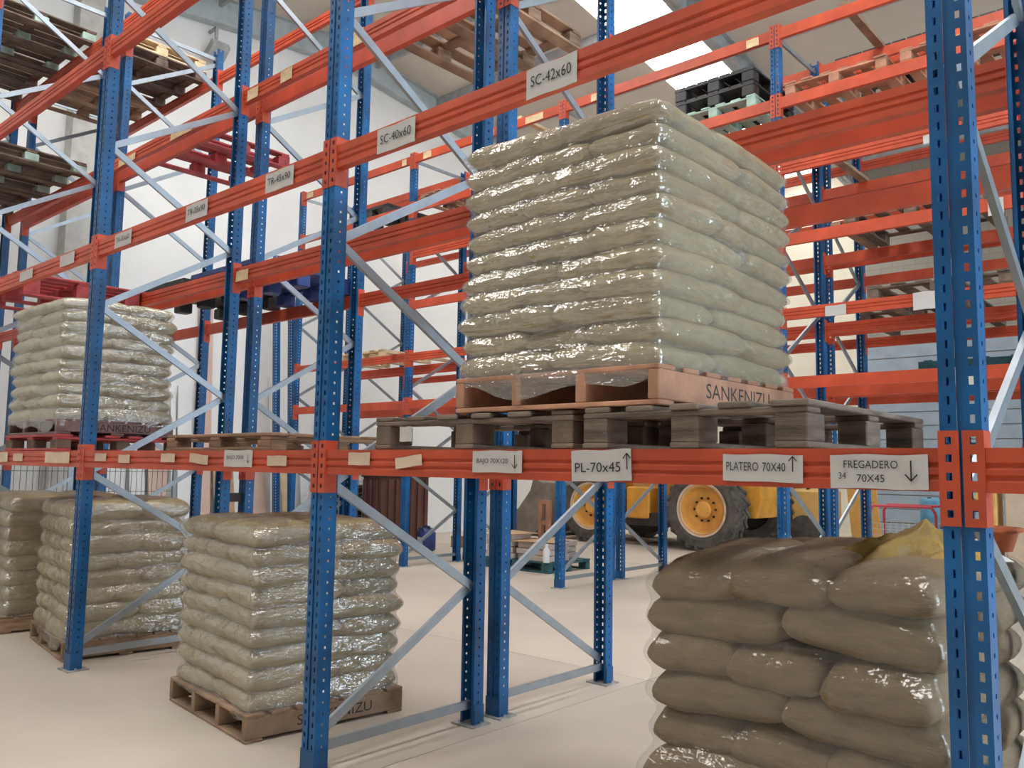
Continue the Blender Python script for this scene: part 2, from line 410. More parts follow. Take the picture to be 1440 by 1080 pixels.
ROWS = {
 'A': dict(y=0.0, xs=[0, -2.8, -5.6, -8.4, -11.2], h=6.3, zig=True, name='nearest'),
 'B': dict(y=1.265, xs=[0, -2.8, -5.6, -8.4, -11.2], h=6.3, zig=False, name='second'),
 'C': dict(y=5.585, xs=[-.15, -2.95, -5.75, -8.57, -11.4], h=6.06, zig=True, name='third'),
 'D': dict(y=6.865, xs=[-.15, -2.95, -5.75, -8.57, -11.4], h=6.06, zig=False, name='rearmost'),
}
for r, R in ROWS.items():
    vis = 0
    for i, x in enumerate(R['xs']):
        off = (r in 'BCD' and i == 0)
        if off: lab = 'blue upright frame closing the right end of the %s rack row' % R['name']
        else:
            vis += 1; lab = 'blue perforated upright frame, %s from the right in the %s rack row' % (ORD[vis], R['name'])
        rack_frame(x, R['y'], R['h'], R['zig'], lab, 'blue rack upright frames')
AB_LEV = [1.297, 2.80, 4.30, 5.80]
CD_LEV = [2.16, 2.85, 3.61, 4.36, 5.06, 5.81]
def add_beam(r, bay, lev, rear, ridged):
    R = ROWS[r]; xs_ = R['xs']; levs = AB_LEV if r in 'AB' else CD_LEV
    x1, x0 = xs_[bay], xs_[bay+1]
    lab = 'orange %s beam, %s level up, %s bay from the right, %s rack row' % ('rear' if rear else 'front', ORD[lev+1], ORD[bay+1], R['name'])
    rack_beam(x0, x1, R['y']+(DEPTH if rear else 0), levs[lev], 1 if rear else -1, ridged, lab, 'orange beams of the %s rack row' % R['name'])
for bay in range(4):
    for lev in range(4):
        add_beam('A', bay, lev, False, True); add_beam('A', bay, lev, True, True)
        add_beam('B', bay, lev, False, False)
        if not (lev == 2 and bay in (1, 2)) and not (lev == 3 and bay == 0):
            add_beam('B', bay, lev, True, bay in (1,) or lev == 3)
rack_beam(0, 2.8, 0.0, AB_LEV[0], -1, True, 'orange front beam running out of the picture at the right edge', 'orange beams of the nearest rack row')
for bay in range(4):
    for lev in range(6):
        for r in 'CD':
            for rear in (False, True):
                if bay == 3 and lev in (2, 3): continue
                if bay == 2 and lev == 2 and rear: continue
                add_beam(r, bay, lev, rear, (lev in (1, 3)) if not rear else (lev in (1, 4)))
# black tie plate joining the two back-to-back frames low down
tp = MB().box(-5.655, -5.60, DEPTH-.02, 1.285, 1.12, 1.19).build('row_spacer', M['dark_metal']); tag(tp, 'dark steel spacer bolted between the back-to-back posts left of centre', 'rack spacer')

# ------------------------------------------------------------------ signs
TXT = {}
def text_mesh(s, m):
    cu = bpy.data.curves.new('lettering', 'FONT'); cu.body = s; cu.size = 1; cu.resolution_u = 3; cu.extrude = 0.0
    ob = bpy.data.objects.new('tmp_text', cu); C.objects.link(ob)
    dg = bpy.context.evaluated_depsgraph_get()
    me = bpy.data.meshes.new_from_object(ob.evaluated_get(dg)); me.name = 'lettering'
    bpy.data.objects.remove(ob); me.materials.clear(); me.materials.append(m)
    n = len(me.vertices); co = np.empty(n*3, np.float32); me.vertices.foreach_get('co', co); co = co.reshape(-1, 3)
    mn, mx = co.min(0), co.max(0)
    co -= (mn+mx)/2; co[:, :2] /= (mx[0]-mn[0]); asp = (mx[1]-mn[1])/(mx[0]-mn[0])
    # stand upright facing -Y
    out = np.stack([co[:, 0], np.zeros(n), co[:, 1]], 1).astype(np.float32)
    me.vertices.foreach_set('co', out.ravel()); me.update()
    return me, asp
def lettering(parent, s, cx, cz, w, h=None, m='ink', y=-.0012, rot=0.0):
    me, asp = text_mesh(s, M[m])
    sz = (h/asp) if h else w
    return link('lettering', me, parent, (cx, y, cz), (0, rot, 0), (w, 1, sz))
def arrow(parent, cx, cz, hgt, up, t=.004):
    s = 1 if up else -1; mb = MB()
    mb.bar((cx,0,cz-hgt/2), (cx,0,cz+hgt/2), .0006, t, (1,0,0))
    for d in (-1, 1): mb.bar((cx, 0, cz+s*hgt/2), (cx+d*hgt*.28, 0, cz+s*hgt*.18), .0006, t, (1,0,0))
    return link('arrow', mb.mesh('arrow', M['ink']), parent, (0, -.0013, 0))
def paper(x0, x1, z0, z1, label, y=-.004, m='paper', tilt=0.0, name='paper_sign', group=None, curl=0.004, rz=0):
    w, h = x1-x0, z1-z0; n = 8; vs = []; fs = []
    for i in range(n+1):
        u = i/n; c = curl*(.5+.5*math.cos(6.0*u+7*x0))
        j = .02*h*math.sin(9*u+x0*5)
        for (zz, yy) in ((-h/2+j*.6, 0), (h/2+j, 0)):
            for k in (0, 1): vs.append((-w/2+w*u, -c*.25*(1 if zz < 0 else .4)+k*.0006, zz))
    for i in range(n):
        a = i*4; b = a+4
        fs += [(a, b, b+2, a+2), (a+1, a+3, b+3, b+1), (a, a+1, b+1, b), (a+2, b+2, b+3, a+3)]
    fs += [(0, 2, 3, 1), (n*4, n*4+1, n*4+3, n*4+2)]
    o = MB().add(vs, fs).build(name, M[m]); o.location = ((x0+x1)/2, y, (z0+z1)/2); o.rotation_euler = (0, tilt, rz)
    return tag(o, label, 'sign' if name == 'paper_sign' else 'sticker', group)
g2 = 'paper size signs on the upper front beam'
for (x0, x1, z0, z1, s, lab) in (
    (-1.51, -1.26, 2.875, 2.998, 'SC-42x60', 'white paper sign reading SC-42x60 on the upper front beam'),
    (-2.43, -2.165, 2.875, 2.992, 'SC-40x60', 'white paper sign reading SC-40x60 on the upper front beam'),
    (-3.375, -3.11, 2.885, 2.992, 'TR-45x90', 'white paper sign reading TR-45x90 on the upper front beam'),
    (-4.255, -3.995, 2.889, 2.992, 'TR-35x90', 'white paper sign reading TR-35x90 on the upper front beam'),
    (-5.255, -5.0, 2.889, 2.988, 'TR-30x60', 'faded white paper sign just right of the far left post, upper beam'),
    (-6.225, -5.95, 2.90, 2.99, None, 'blank faded paper on the upper beam, left of the far left post'),
    (-7.08, -6.79, 2.905, 2.985, None, 'leftmost blank faded paper on the upper front beam')):
    o = paper(x0, x1, z0, z1, lab, group=g2)
    if s: lettering(o, s, 0, .004, (x1-x0)*.80, (z1-z0)*.36, 'ink' if s != 'TR-30x60' else 'grey_ink', y=-.004)
g1 = 'paper signs on the lower front beam'
o = paper(-3.665, -3.38, 1.41, 1.50, 'white paper sign reading BAJO 7000 on the lower front beam', group=g1)
lettering(o, 'BAJO 7000', -.025, .004, .17, .026, 'grey_ink', y=-.004)
arrow(o, .105, 0, .045, False, .003).location.y = -.004
o = paper(-1.765, -1.505, 1.41, 1.495, 'white paper sign reading BAJO 70X120 with a down arrow, lower front beam', group=g1)
lettering(o, 'BAJO 70X120', -.022, .0, .165, .024, 'ink', y=-.004); arrow(o, .095, .0, .05, False, .003).location.y = -.004
o = paper(-1.27, -1.015, 1.388, 1.497, 'white paper sign reading PL-70x45 with an up arrow, lower front beam', group=g1, tilt=-.03)
lettering(o, 'PL-70x45', -.012, -.006, .195, .034, 'ink', y=-.004); arrow(o, .112, .012, .055, True, .004).location.y = -.004
o = paper(-.675, -.42, 1.40, 1.482, 'white paper sign reading PLATERO 70X40 with an up arrow, lower beam', group=g1, tilt=.01)
lettering(o, 'PLATERO', -.062, .004, .105, .026, 'ink', y=-.004); lettering(o, '70X40', .040, .004, .072, .026, 'ink', y=-.004); arrow(o, .098, .014, .045, True, .003).location.y = -.004
o = paper(-.34, -.08, 1.388, 1.482, 'white paper sign reading FREGADERO 70X45 with a down arrow, lower beam', group=g1)
lettering(o, 'FREGADERO', -.018, .020, .145, .022, 'ink', y=-.004); lettering(o, '70X45', -.018, -.018, .074, .021, 'ink', y=-.004)
lettering(o, '34', -.095, -.012, .020, .018, 'ink', y=-.004); arrow(o, .088, .004, .055, False, .0035).location.y = -.004
g3 = 'blank paper stickers on the lower front beam'
for k, (x0, x1, z0, z1, tl, lab) in enumerate((
    (-2.565, -2.41, 1.43, 1.488, 0, 'blank tan sticker just right of the left main post, lower beam'),
    (-2.235, -2.065, 1.425, 1.472, -.12, 'crumpled pale tape scrap left of the BAJO 70X120 sign'),
    (-5.355, -5.175, 1.43, 1.482, 0, 'first blank sticker right of the far left post, lower beam'),
    (-4.99, -4.825, 1.42, 1.473, 0, 'second blank sticker right of the far left post, lower beam'),
    (-4.40, -4.225, 1.43, 1.482, .0, 'third blank sticker right of the far left post, lower beam'),
    (-4.05, -3.84, 1.425, 1.478, .08, 'tilted blank sticker just left of the BAJO 7000 sign'),
    (-3.24, -3.065, 1.42, 1.472, 0, 'blank sticker between the BAJO 7000 sign and left main post'),
    (-6.25, -5.79, 1.41, 1.49, 0, 'wide curled sticker left of the far left post, lower beam'),
    (-6.925, -6.715, 1.42, 1.48, 0, 'small blank sticker at the far left of the lower beam'),
    (-7.35, -7.05, 1.41, 1.49, 0, 'leftmost blank sticker on the lower beam at the picture edge'))):
    paper(x0, x1, z0, z1, lab, m='tape', tilt=tl, name='sticker', group=g3)

# ------------------------------------------------------------------ pallets
BOARD = {}
def board(w, d, h, m):
    k = (round(w, 3), round(d, 3), round(h, 3), m)
    if k not in BOARD: BOARD[k] = MB().cbox(-w/2, w/2, -d/2, d/2, 0, h, min(.004, h*.2)).mesh('board', M[m])
    return BOARD[k]
def block_pallet(cx, cy, z, w, d, h, label, m='wood', m2=None, rz=0, boards=6, along='Y', group=None, name='pallet', jit=.012, deck_len=None):
    """block pallet: deck boards run along 'along', carried on cross boards, nine blocks and bottom boards"""
    t = thing(name, label, 'pallet', (cx, cy, z), rz, group); m2 = m2 or m
    if along == 'X': rot = math.pi/2; W, D = d, w
    else: rot = 0; W, D = w, d
    par = t
    def put(nm, me, x, y, zz):
        if along == 'X': x, y = -y, x
        return link(nm, me, par, (x, y, zz), (0, 0, rot+random.uniform(-.008, .008)))
    tb = .020; bh = h-3*tb; bw = .115 if boards < 8 else .128
    gap = (W-boards*bw)/(boards-1)
    for i in range(3): put('bottom_board', board(.105, D, tb, m), -W/2+.0525+i*(W-.105)/2, 0, 0)
    for i in range(3):
        for j in range(3): put('block', board(.10, .135, bh, m2), -W/2+.052+i*(W-.104)/2, -D/2+.0695+j*(D-.139)/2, tb)
    for j in range(3): put('cross_board', board(W, .10, tb, m), 0, -D/2+.052+j*(D-.104)/2, tb+bh)
    for i in range(boards): put('deck_board', board(bw+random.choice((-.01, 0, .008)), deck_len or D, tb, m), -W/2+bw/2+i*(bw+gap), random.uniform(-jit, jit), 2*tb+bh)
    return t
def stringer_pallet(cx, cy, z, w, d, label, m='wood_pink', rz=0, text=None, group=None, h=.14):
    """stringers run along local Y, deck boards across; closed sides at +-X"""
    t = thing('stringer_pallet', label, 'pallet', (cx, cy, z), rz, group); tb = .018
    for j in range(3): link('bottom_board', board(w, .10, tb, m), t, (0, -d/2+.05+j*(d-.10)/2, 0))
    for i in range(4):
        s = link('stringer', board(.045, d, h-2*tb, m), t, (-w/2+.0225+i*(w-.045)/3, 0, tb))
        if i == 3 and text:
            me, asp = text_mesh(text, M['ink']); tw = d*.48
            link('stencil_lettering', me, s, (.0228, .04, (h-2*tb)/2), (0, 0, math.pi/2), (tw, 1, .055/asp))
    n = 7; bw = .11; g = (d-n*bw)/(n-1)
    for i in range(n): link('deck_board', board(w, bw, tb, m), t, (0, -d/2+bw/2+i*(bw+g), h-tb))
    return t

# ------------------------------------------------------------------ sacks and wrapped stacks
def sack_arrays(seed):
    nu, nv = 15, 11; vs = []; idx = {}
    rnd = random.Random(seed)
    for side in (1, -1):
        for i in range(nu+1):
            for j in range(nv+1):
                if side < 0 and (i in (0, nu) or j in (0, nv)): idx[(side, i, j)] = idx[(1, i, j)]; continue
                u = math.sin(math.pi/2*(2*i/nu-1)) ; v = math.sin(math.pi/2*(2*j/nv-1))
                # pillow plan: edges pulled in a little between the corners
                x = u*(1-.055*(1-v*v)*abs(u)**6-.05*(abs(v)**6)*abs(u)**3); y = v*(1-.05*(1-u*u)*abs(v)**6-.05*(abs(u)**6)*abs(v)**3)
                t = (max(0, 1-abs(u)**4.6)**.38)*(max(0, 1-abs(v)**4.2)**.38)
                p = Vector((x*3.1+seed*7.3, y*2.3, side*1.7))
                n1 = noise.noise(p); n2 = noise.noise(p*2.7)
                z = side*t*.5*(1+.10*n1+.05*n2)
                edge = max(abs(u), abs(v))**4
                z += .07*edge*noise.noise(Vector((x*2+seed*3, y*2, 5)))-.05*edge
                x += .018*n2; y += .018*n1
                idx[(side, i, j)] = len(vs); vs.append((x*.5, y*.5, z))
    fs = []
    for side in (1, -1):
        for i in range(nu):
            for j in range(nv):
                q = [idx[(side, i, j)], idx[(side, i+1, j)], idx[(side, i+1, j+1)], idx[(side, i, j+1)]]
                fs.append(tuple(q if side > 0 else q[::-1]))
    return np.array(vs), fs
SACKV = [sack_arrays(k) for k in range(5)]
SACKME = {}
def sack_mesh(var, m):
    if (var, m) not in SACKME:
        me = bpy.data.meshes.new('sack'); me.from_pydata([tuple(v) for v in SACKV[var][0]], [], SACKV[var][1]); me.materials.append(M[m])
        me.polygons.foreach_set('use_smooth', [True]*len(me.polygons)); me.update(); SACKME[(var, m)] = me
    return SACKME[(var, m)]

def sack_stack(cx, cy, z0, w, d, layers, lh, rz, desc, m='sack', film_low=.06, seed=1, lean=0.0, film=True, flip=0, droop=.03, fm='film'):
    rnd = random.Random(seed); cr, sr = math.cos(rz), math.sin(rz)
    allv, allf = [], []
    for k in range(layers):
        f = -1 if (k+flip) % 2 else 1
        spots = []
        a = .40*d; b = d-a
        fr, bk = ('front', 'rear') if f > 0 else ('rear', 'front')
        for i in range(2): spots.append((-w/4+i*w/2, f*(-d/2+a/2), w/2, a, 0, fr+(' left', ' right')[i]))
        for i in range(3): spots.append((-w/3+i*w/3, f*(d/2-b/2), b, w/3, 1, bk+(' left', ' middle', ' right')[i]))
        inset = .012*rnd.uniform(-1, 1)
        for (x, y, L, wd, turn, place) in spots:
            x += rnd.uniform(-.010, .010)+inset; y += rnd.uniform(-.010, .010)+inset
            zz = z0+(k+.5)*lh+rnd.uniform(-.004, .004)
            sx, sy, sz = L*rnd.uniform(1.03, 1.09), wd*rnd.uniform(1.05, 1.12), lh*rnd.uniform(1.24, 1.40)
            if k == layers-1: sz *= .95
            ang = (math.pi/2 if turn else 0)+rnd.choice((0, math.pi))+rnd.uniform(-.05, .05)
            var = rnd.randrange(5)
            x += lean*(k/layers)
            wx, wy = cx+x*cr-y*sr, cy+x*sr+y*cr
            o = link('sack', sack_mesh(var, m), None, (wx, wy, zz), (0, 0, 0), (sx, sy, sz))
            tilt = Matrix.Rotation(droop*(y/(d/2))*-1+rnd.uniform(-droop, droop)*.7, 3, 'X') @ Matrix.Rotation(droop*(x/(w/2))+rnd.uniform(-droop, droop)*.7, 3, 'Y')
            rl_ = tilt @ Matrix.Rotation(ang, 3, 'Z')
            o.rotation_euler = (Matrix.Rotation(rz, 3, 'Z') @ rl_).to_euler()
            tag(o, 'tan sack, %s layer up, %s of the %s' % (ORD[k+1], place, desc), 'sack', 'sacks in the %s' % desc)
            v = (SACKV[var][0]*np.array([sx, sy, sz])) @ np.array(rl_).T
            n0 = sum(len(q) for q in allv)
            allv.append(v+np.array([x, y, zz]))
            allf += [tuple(i+n0 for i in q) for q in SACKV[var][1]]
    if not film: return
    V = [Vector(p) for p in np.concatenate(allv)]
    bvh = BVHTree.FromPolygons(V, allf)
    zt = z0+layers*lh; NS = 176; NZ = int((zt-z0)/lh*9)
    zs_ = np.linspace(z0-film_low, zt-.01, NZ)
    # perimeter directions by a rounded rectangle
    P = []
    ex, ey = w/2+.12, d/2+.12; per = 2*(ex+ey)*2
    for s in range(NS):
        t = per*s/NS
        if t < 2*ex: p = (-ex+t, -ey)
        elif t < 2*ex+2*ey: p = (ex, -ey+t-2*ex)
        elif t < 4*ex+2*ey: p = (ex-(t-2*ex-2*ey), ey)
        else: p = (-ex, ey-(t-4*ex-2*ey))
        P.append(p)
    P = np.array(P)
    R = np.zeros((NZ, NS))
    for i, z in enumerate(zs_):
        for s in range(NS):
            px, py = P[s]; qx, qy = np.clip(px, -w*.30, w*.30), np.clip(py, -d*.30, d*.30)
            o = Vector((px, py, max(z, z0+lh*.42))); dr = Vector((qx-px, qy-py, 0)); ln = dr.length; dr.normalize()
            h = bvh.ray_cast(o, dr, ln)
            R[i, s] = 1-(h[3]/ln if h[0] is not None else .75)      # 1 outside, 0 at inner core
    hit = R.copy()
    Rm = R.copy()
    for sft in (-3, -2, -1, 1, 2, 3): Rm = np.maximum(Rm, np.roll(R, sft, 1)-.004*abs(sft))
    def blur(A, ns, nz):
        for _ in range(ns): A = (np.roll(A, 1, 1)+2*A+np.roll(A, -1, 1))/4
        for _ in range(nz):
            B = A.copy(); B[1:-1] = (A[:-2]+2*A[1:-1]+A[2:])/4; A = B
        return A
    Rf = blur(Rm, 3, 3)
    Rf = np.maximum(Rf, blur(hit, 0, 1)+.012)
    Rf = np.maximum(blur(Rf, 1, 0), hit+.008)
    nzr = np.random.RandomState(seed)
    vs = []
    for i, z in enumerate(zs_):
        for s in range(NS):
            px, py = P[s]; qx, qy = np.clip(px, -w*.30, w*.30), np.clip(py, -d*.30, d*.30)
            r = Rf[i, s]
            zz = z
            if i == 0: zz = z+.035*math.sin(s*.09+seed)+.02*math.sin(s*.31)
            vs.append((qx+(px-qx)*r, qy+(py-qy)*r, zz))
    fs = []
    for i in range(NZ-1):
        for s in range(NS):
            s2 = (s+1) % NS; fs.append((i*NS+s, i*NS+s2, (i+1)*NS+s2, (i+1)*NS+s))
    prev = (NZ-1)*NS; zl = None; top = [vs[prev+s] for s in range(NS)]
    for q in range(1, 6):
        fct = 1-.17*q
        for s in range(NS):
            x, y = top[s][0]*fct, top[s][1]*fct
            h = bvh.ray_cast(Vector((x, y, zt+.3)), Vector((0, 0, -1)), .6)
            z = (h[0].z if h[0] is not None else zt-.02)
            vs.append((x, y, max(z+.006, top[s][2]-.02*q)))
        cur = len(vs)-NS
        for s in range(NS):
            s2 = (s+1) % NS; fs.append((prev+s, prev+s2, cur+s2, cur+s))
        prev = cur
    fs.append(tuple(prev+s for s in range(NS)))
    me = bpy.data.meshes.new('stretch_wrap'); me.from_pydata(vs, [], fs); me.materials.append(M[fm])
    me.polygons.foreach_set('use_smooth', [True]*len(me.polygons)); me.update()
    o = link('stretch_wrap', me, None, (cx, cy, 0), (0, 0, rz))
    tag(o, 'clear glossy stretch film wrapped around the %s' % desc, 'plastic wrap', 'stretch film around sack stacks')

def corner_rect(p_front, p_left, p_right):
    """centre, width, depth and turn of a rectangle from its front-right, front-left and back-right corners"""
    a, b, c_ = Vector(p_front), Vector(p_left), Vector(p_right)
    w = (a-b).length; rz = math.atan2((a-b).y, (a-b).x); d = (c_-a).length
    n = Vector((-math.sin(rz), math.cos(rz)))
    ctr = b+(a-b)/2+n*d/2
    return ctr.x, ctr.y, w, d, rz

# --- middle shelf: two bare pallets, the loaded pallet and the big wrapped stack
block_pallet(-.815, .575, 1.502, .82, 1.15, .145, 'weathered grey wooden pallet under the right half of the big wrapped stack', 'wood_grey', boards=5)
block_pallet(-1.84, .555, 1.502, 1.12, 1.08, .143, 'brown wooden pallet on the shelf under the left half of the big stack', 'wood_grey', 'wood_dark', boards=6)
stringer_pallet(-1.40, .56, 1.650, .97, 1.10, 'reddish stencilled pallet carrying the big wrapped sack stack on the shelf', 'wood_pink', text='SANKENIZU')
sack_stack(-1.395, .555, 1.792, .93, 1.06, 11, .0885, 0, 'big middle-shelf stack', 'sack', .05, seed=3)
# --- floor, right foreground
stringer_pallet(-.565, .68, 0.0, .96, 1.16, 'wooden pallet hidden under the brown sack stack at bottom right', 'wood', rz=0)
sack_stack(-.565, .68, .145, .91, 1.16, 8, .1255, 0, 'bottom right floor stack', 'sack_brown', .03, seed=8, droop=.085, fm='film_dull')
# --- floor, left of the left main post
cx, cy, w, d, rz = corner_rect((-3.37, .02), (-4.42, .14), (-3.25, .98))
stringer_pallet(cx, cy, 0, w, d, 'worn pallet under the wrapped sack stack beside the left main post', 'wood_dusty', rz=rz, text='SANKENIZU')
sack_stack(cx, cy, .142, w*.93, d*.95, 9, .107, rz, 'floor stack beside the left main post', 'sack', .05, seed=12)
cx, cy, w, d, rz = corner_rect((-5.86, .06), (-6.92, .21), (-5.73, .92))
stringer_pallet(cx, cy, 0, w, d, 'worn pallet under the wrapped sack stack behind the far left post', 'wood_dusty', rz=rz)
sack_stack(cx, cy, .142, w*.94, d*.95, 8, .123, rz, 'floor stack behind the far left post', 'sack', .05, seed=21)
stringer_pallet(-7.68, .62, 0, 1.02, 1.0, 'worn pallet under the sack stack at the left picture edge', 'wood', rz=-.10)
sack_stack(-7.68, .62, .142, .96, .94, 8, .123, -.10, 'floor stack at the left picture edge', 'sack', .05, seed=22)
# --- left shelf
block_pallet(-6.63, .50, 1.502, 1.10, .98, .125, 'dark red pallet on the left shelf under a purplish pallet', 'red_paint', 'wood_dark', along='X')
stringer_pallet(-6.62, .46, 1.628, 1.04, .90, 'purplish film covered pallet under the wrapped stack on the left shelf', 'purple_film', text='SANKENIZU', h=.115)
sack_stack(-6.62, .44, 1.744, 1.0, .86, 10, .094, 0, 'left shelf stack', 'sack_green', .05, seed=33)
block_pallet(-4.05, .62, 1.502, 1.2, .95, .10, 'low brown wooden pallet on the shelf left of the left main post', 'wood', along='X')
# --- pallets higher up
GP = 'empty pallets on the upper shelves'
block_pallet(-7.68, .565, 2.833, .95, 1.0, .192, 'red pallet over the wrapped stack on the left shelf', 'red_paint', along='Y', group=GP, jit=0, deck_len=1.12)
block_pallet(-9.35, .56, 6.005, 1.15, 1.1, .14, 'dark pallet with pale green ends, top shelf at upper left corner', 'wood_dark', 'green_paint', along='Y', boards=8, group=GP)
block_pallet(-10.55, .56, 6.005, 1.15, 1.1, .14, 'dark pallet on the top left shelf, farther from the camera', 'wood_dark', 'wood_dark', along='Y', boards=8, group=GP)
block_pallet(-9.35, .56, 4.505, 1.15, 1.1, .14, 'dark pallet with green blocks on the third level at far left', 'wood_dark', 'green_paint', along='Y', boards=8, group=GP)
block_pallet(-10.55, .56, 4.505, 1.15, 1.1, .14, 'dark pallet on the third level nearer the gable wall', 'wood_dark', along='Y', boards=8, group=GP)
block_pallet(-9.30, 1.84, 6.005, 1.15, 1.1, .14, 'dark brown pallet high on the second row under the pine pallet', 'wood_dark', along='Y', boards=8, group=GP)
block_pallet(-9.30, 1.84, 6.147, 1.12, 1.08, .14, 'light pine pallet stacked high at upper left against white wall', 'wood_light', along='Y', boards=8, group=GP)
block_pallet(-10.5, 1.84, 6.005, 1.1, 1.1, .14, 'brown pallet high on the second row beside the pine pallet', 'wood', along='Y', boards=8, group=GP)
block_pallet(-7.35, 1.86, 4.505, 1.0, 1.06, .15, 'red painted pallet left of the TR-45x90 sign, high up', 'red_paint', along='Y', boards=5, group=GP)
block_pallet(-3.50, 1.80, 4.505, 1.0, 1.06, .14, 'brown pallet high up above the SC-42x60 sign', 'wood', along='Y', boards=6, group=GP)

# ------------------------------------------------------------------ things lying on the sack stacks
def crumple(name, m, cx, cy, z, rx, ry, hz, seed, label, cat, rz=0, spokes=7):
    """a crumpled bag: creased star folds running out from a gathered crest"""
    nu, nv = 84, 22; vs = []; rnd = random.Random(int(seed*10))
    ph = [rnd.uniform(-.3, .3) for _ in range(spokes)]; am = [rnd.uniform(.5, 1.0) for _ in range(spokes)]
    for j in range(nv+1):
        v = j/nv                                   # 0 rim .. 1 crest
        for i in range(nu):
            a = 2*math.pi*i/nu
            t = (a/(2*math.pi)*spokes) % spokes; k = int(t); fr = abs((t-k)-.5)*2; ridge = (1-fr)**1.6*am[k]
            p = Vector((math.cos(a)*1.4+seed, math.sin(a)*1.4, v*1.2))
            crease = abs(noise.noise(p*2.3))+.6*abs(noise.noise(p*5.1))
            r = (1-v)*(1+.22*noise.noise(Vector((math.cos(a)*1.2, math.sin(a)*1.2, seed)))+.10*ridge*(1-v))+.01
            h = v**1.15*(.62+.38*v)+.42*ridge*math.sin(math.pi*min(1, v*1.15))*(1-v*.5)-.30*crease*(v*(1-v)*3)
            if j == 0: h = 0
            vs.append((rx*r*math.cos(a)+.18*rx*v, ry*r*math.sin(a)-.1*ry*v, max(0.0, hz*h)))
    fs = [(j*nu+i, j*nu+(i+1) % nu, (j+1)*nu+(i+1) % nu, (j+1)*nu+i) for j in range(nv) for i in range(nu)]
    fs += [tuple(nv*nu+i for i in range(nu)), tuple(range(nu-1, -1, -1))]
    o = MB().add(vs, fs).build(name, M[m], None, True); o.location = (cx, cy, z); o.rotation_euler = (0, 0, rz)
    return tag(o, label, cat)
crumple('plastic_bag', 'yellow_bag', -.33, .66, 1.13, .28, .25, .15, 2.0, 'crumpled ochre plastic bag on top of the brown sack stack', 'bag', .5)
crumple('plastic_sheet', 'paper', -.21, .94, 1.135, .13, .10, .07, 5.0, 'crumpled white plastic sheet under the orange tub', 'plastic sheet', .2)
tub = thing('tub', 'orange plastic tub on crumpled white plastic at the right edge', 'tub', (-.22, 1.17, 1.15))
fixn(MB().lathe([(.0, 0), (.10, 0), (.125, .075), (.135, .08), (.135, .086), (.118, .084), (.094, .012), (0, .012)], 'Z', 28).build('tub_body', M['orange_tub'], tub, True).data)
MB().lathe([(.128, .070), (.139, .072), (.139, .084), (.128, .086)], 'Z', 28).build('rim', M['orange_tub'], tub, True)

# ------------------------------------------------------------------ stickers on other beams
gs = 'yellowed stickers on the higher beams'
k = 0
for (x0, x1, y, z0, z1, lab) in (
    (-5.00, -4.84, 1.074, 4.395, 4.49, 'yellowed sticker on the high rear beam above the TR-45x90 sign'),
    (-5.48, -5.32, 1.074, 4.39, 4.48, 'yellowed sticker beside a high bracket left of TR-45x90'),
    (-4.15, -3.97, 1.074, 4.39, 4.50, 'torn yellowed sticker on the high beam behind left main post'),
    (-3.02, -2.86, 1.074, 4.39, 4.49, 'beige sticker on the high beam at top centre'),
    (-6.80, -6.40, 1.074, 4.39, 4.46, 'row of peeling stickers on the high beam, right cluster'),
    (-7.90, -7.52, 1.074, 4.39, 4.46, 'row of peeling stickers on the high beam, left cluster'),
    (-5.52, -5.34, 1.074, 2.885, 2.97, 'pinkish sticker low on the rear beam left of the main post')):
    paper(x0, x1, z0, z1, lab, y=y, m='yellow_tape', name='sticker', group=gs)
gs2 = 'stickers on the third rack row'
for (x0, x1, z0, z1, m, lab) in (
    (-11.24, -11.06, 5.905, 5.995, 'yellow_tape', 'leftmost yellow sticker on the top beam across the aisle'),
    (-8.80, -8.70, 5.90, 5.99, 'yellow_tape', 'yellow sticker just left of a far top bracket'),
    (-8.33, -8.16, 5.90, 6.0, 'yellow_tape', 'yellow sticker just right of a far top bracket'),
    (-7.34, -6.92, 5.90, 5.99, 'paper', 'long white sticker on the far top beam behind centre posts'),
    (-6.36, -6.06, 5.90, 5.99, 'yellow_tape', 'pale sticker on the far top beam above the big stack'),
    (-5.30, -5.19, 5.90, 5.99, 'yellow_tape', 'small pale sticker on the far top beam near the skylight'),
    (-3.26, -3.12, 5.90, 5.99, 'yellow_tape', 'yellow sticker on far top beam left of the upper right bracket'),
    (-2.48, -2.28, 2.93, 3.03, 'paper', 'small white tag on the ridged beam right of the big stack'),
    (-1.68, -1.45, 2.90, 3.06, 'paper', 'torn white label on the far beam beside the right main post'),
    (-1.40, -1.12, 2.20, 2.36, 'paper', 'white label on the flat far beam behind the right main post'),
    (-1.55, -1.40, 4.42, 4.50, 'paper', 'white label high on the far beam left of right main post'),
    (-1.05, -.93, 3.65, 3.80, 'paper', 'white scrap on the far beam right of the right main post')):
    paper(x0, x1, z0, z1, lab, y=5.579, m=m, name='sticker', group=gs2)
paper(-2.225, -2.145, 1.535, 1.60, 'blue and white label on the brown shelf pallet', y=.008, name='sticker', m='paper')

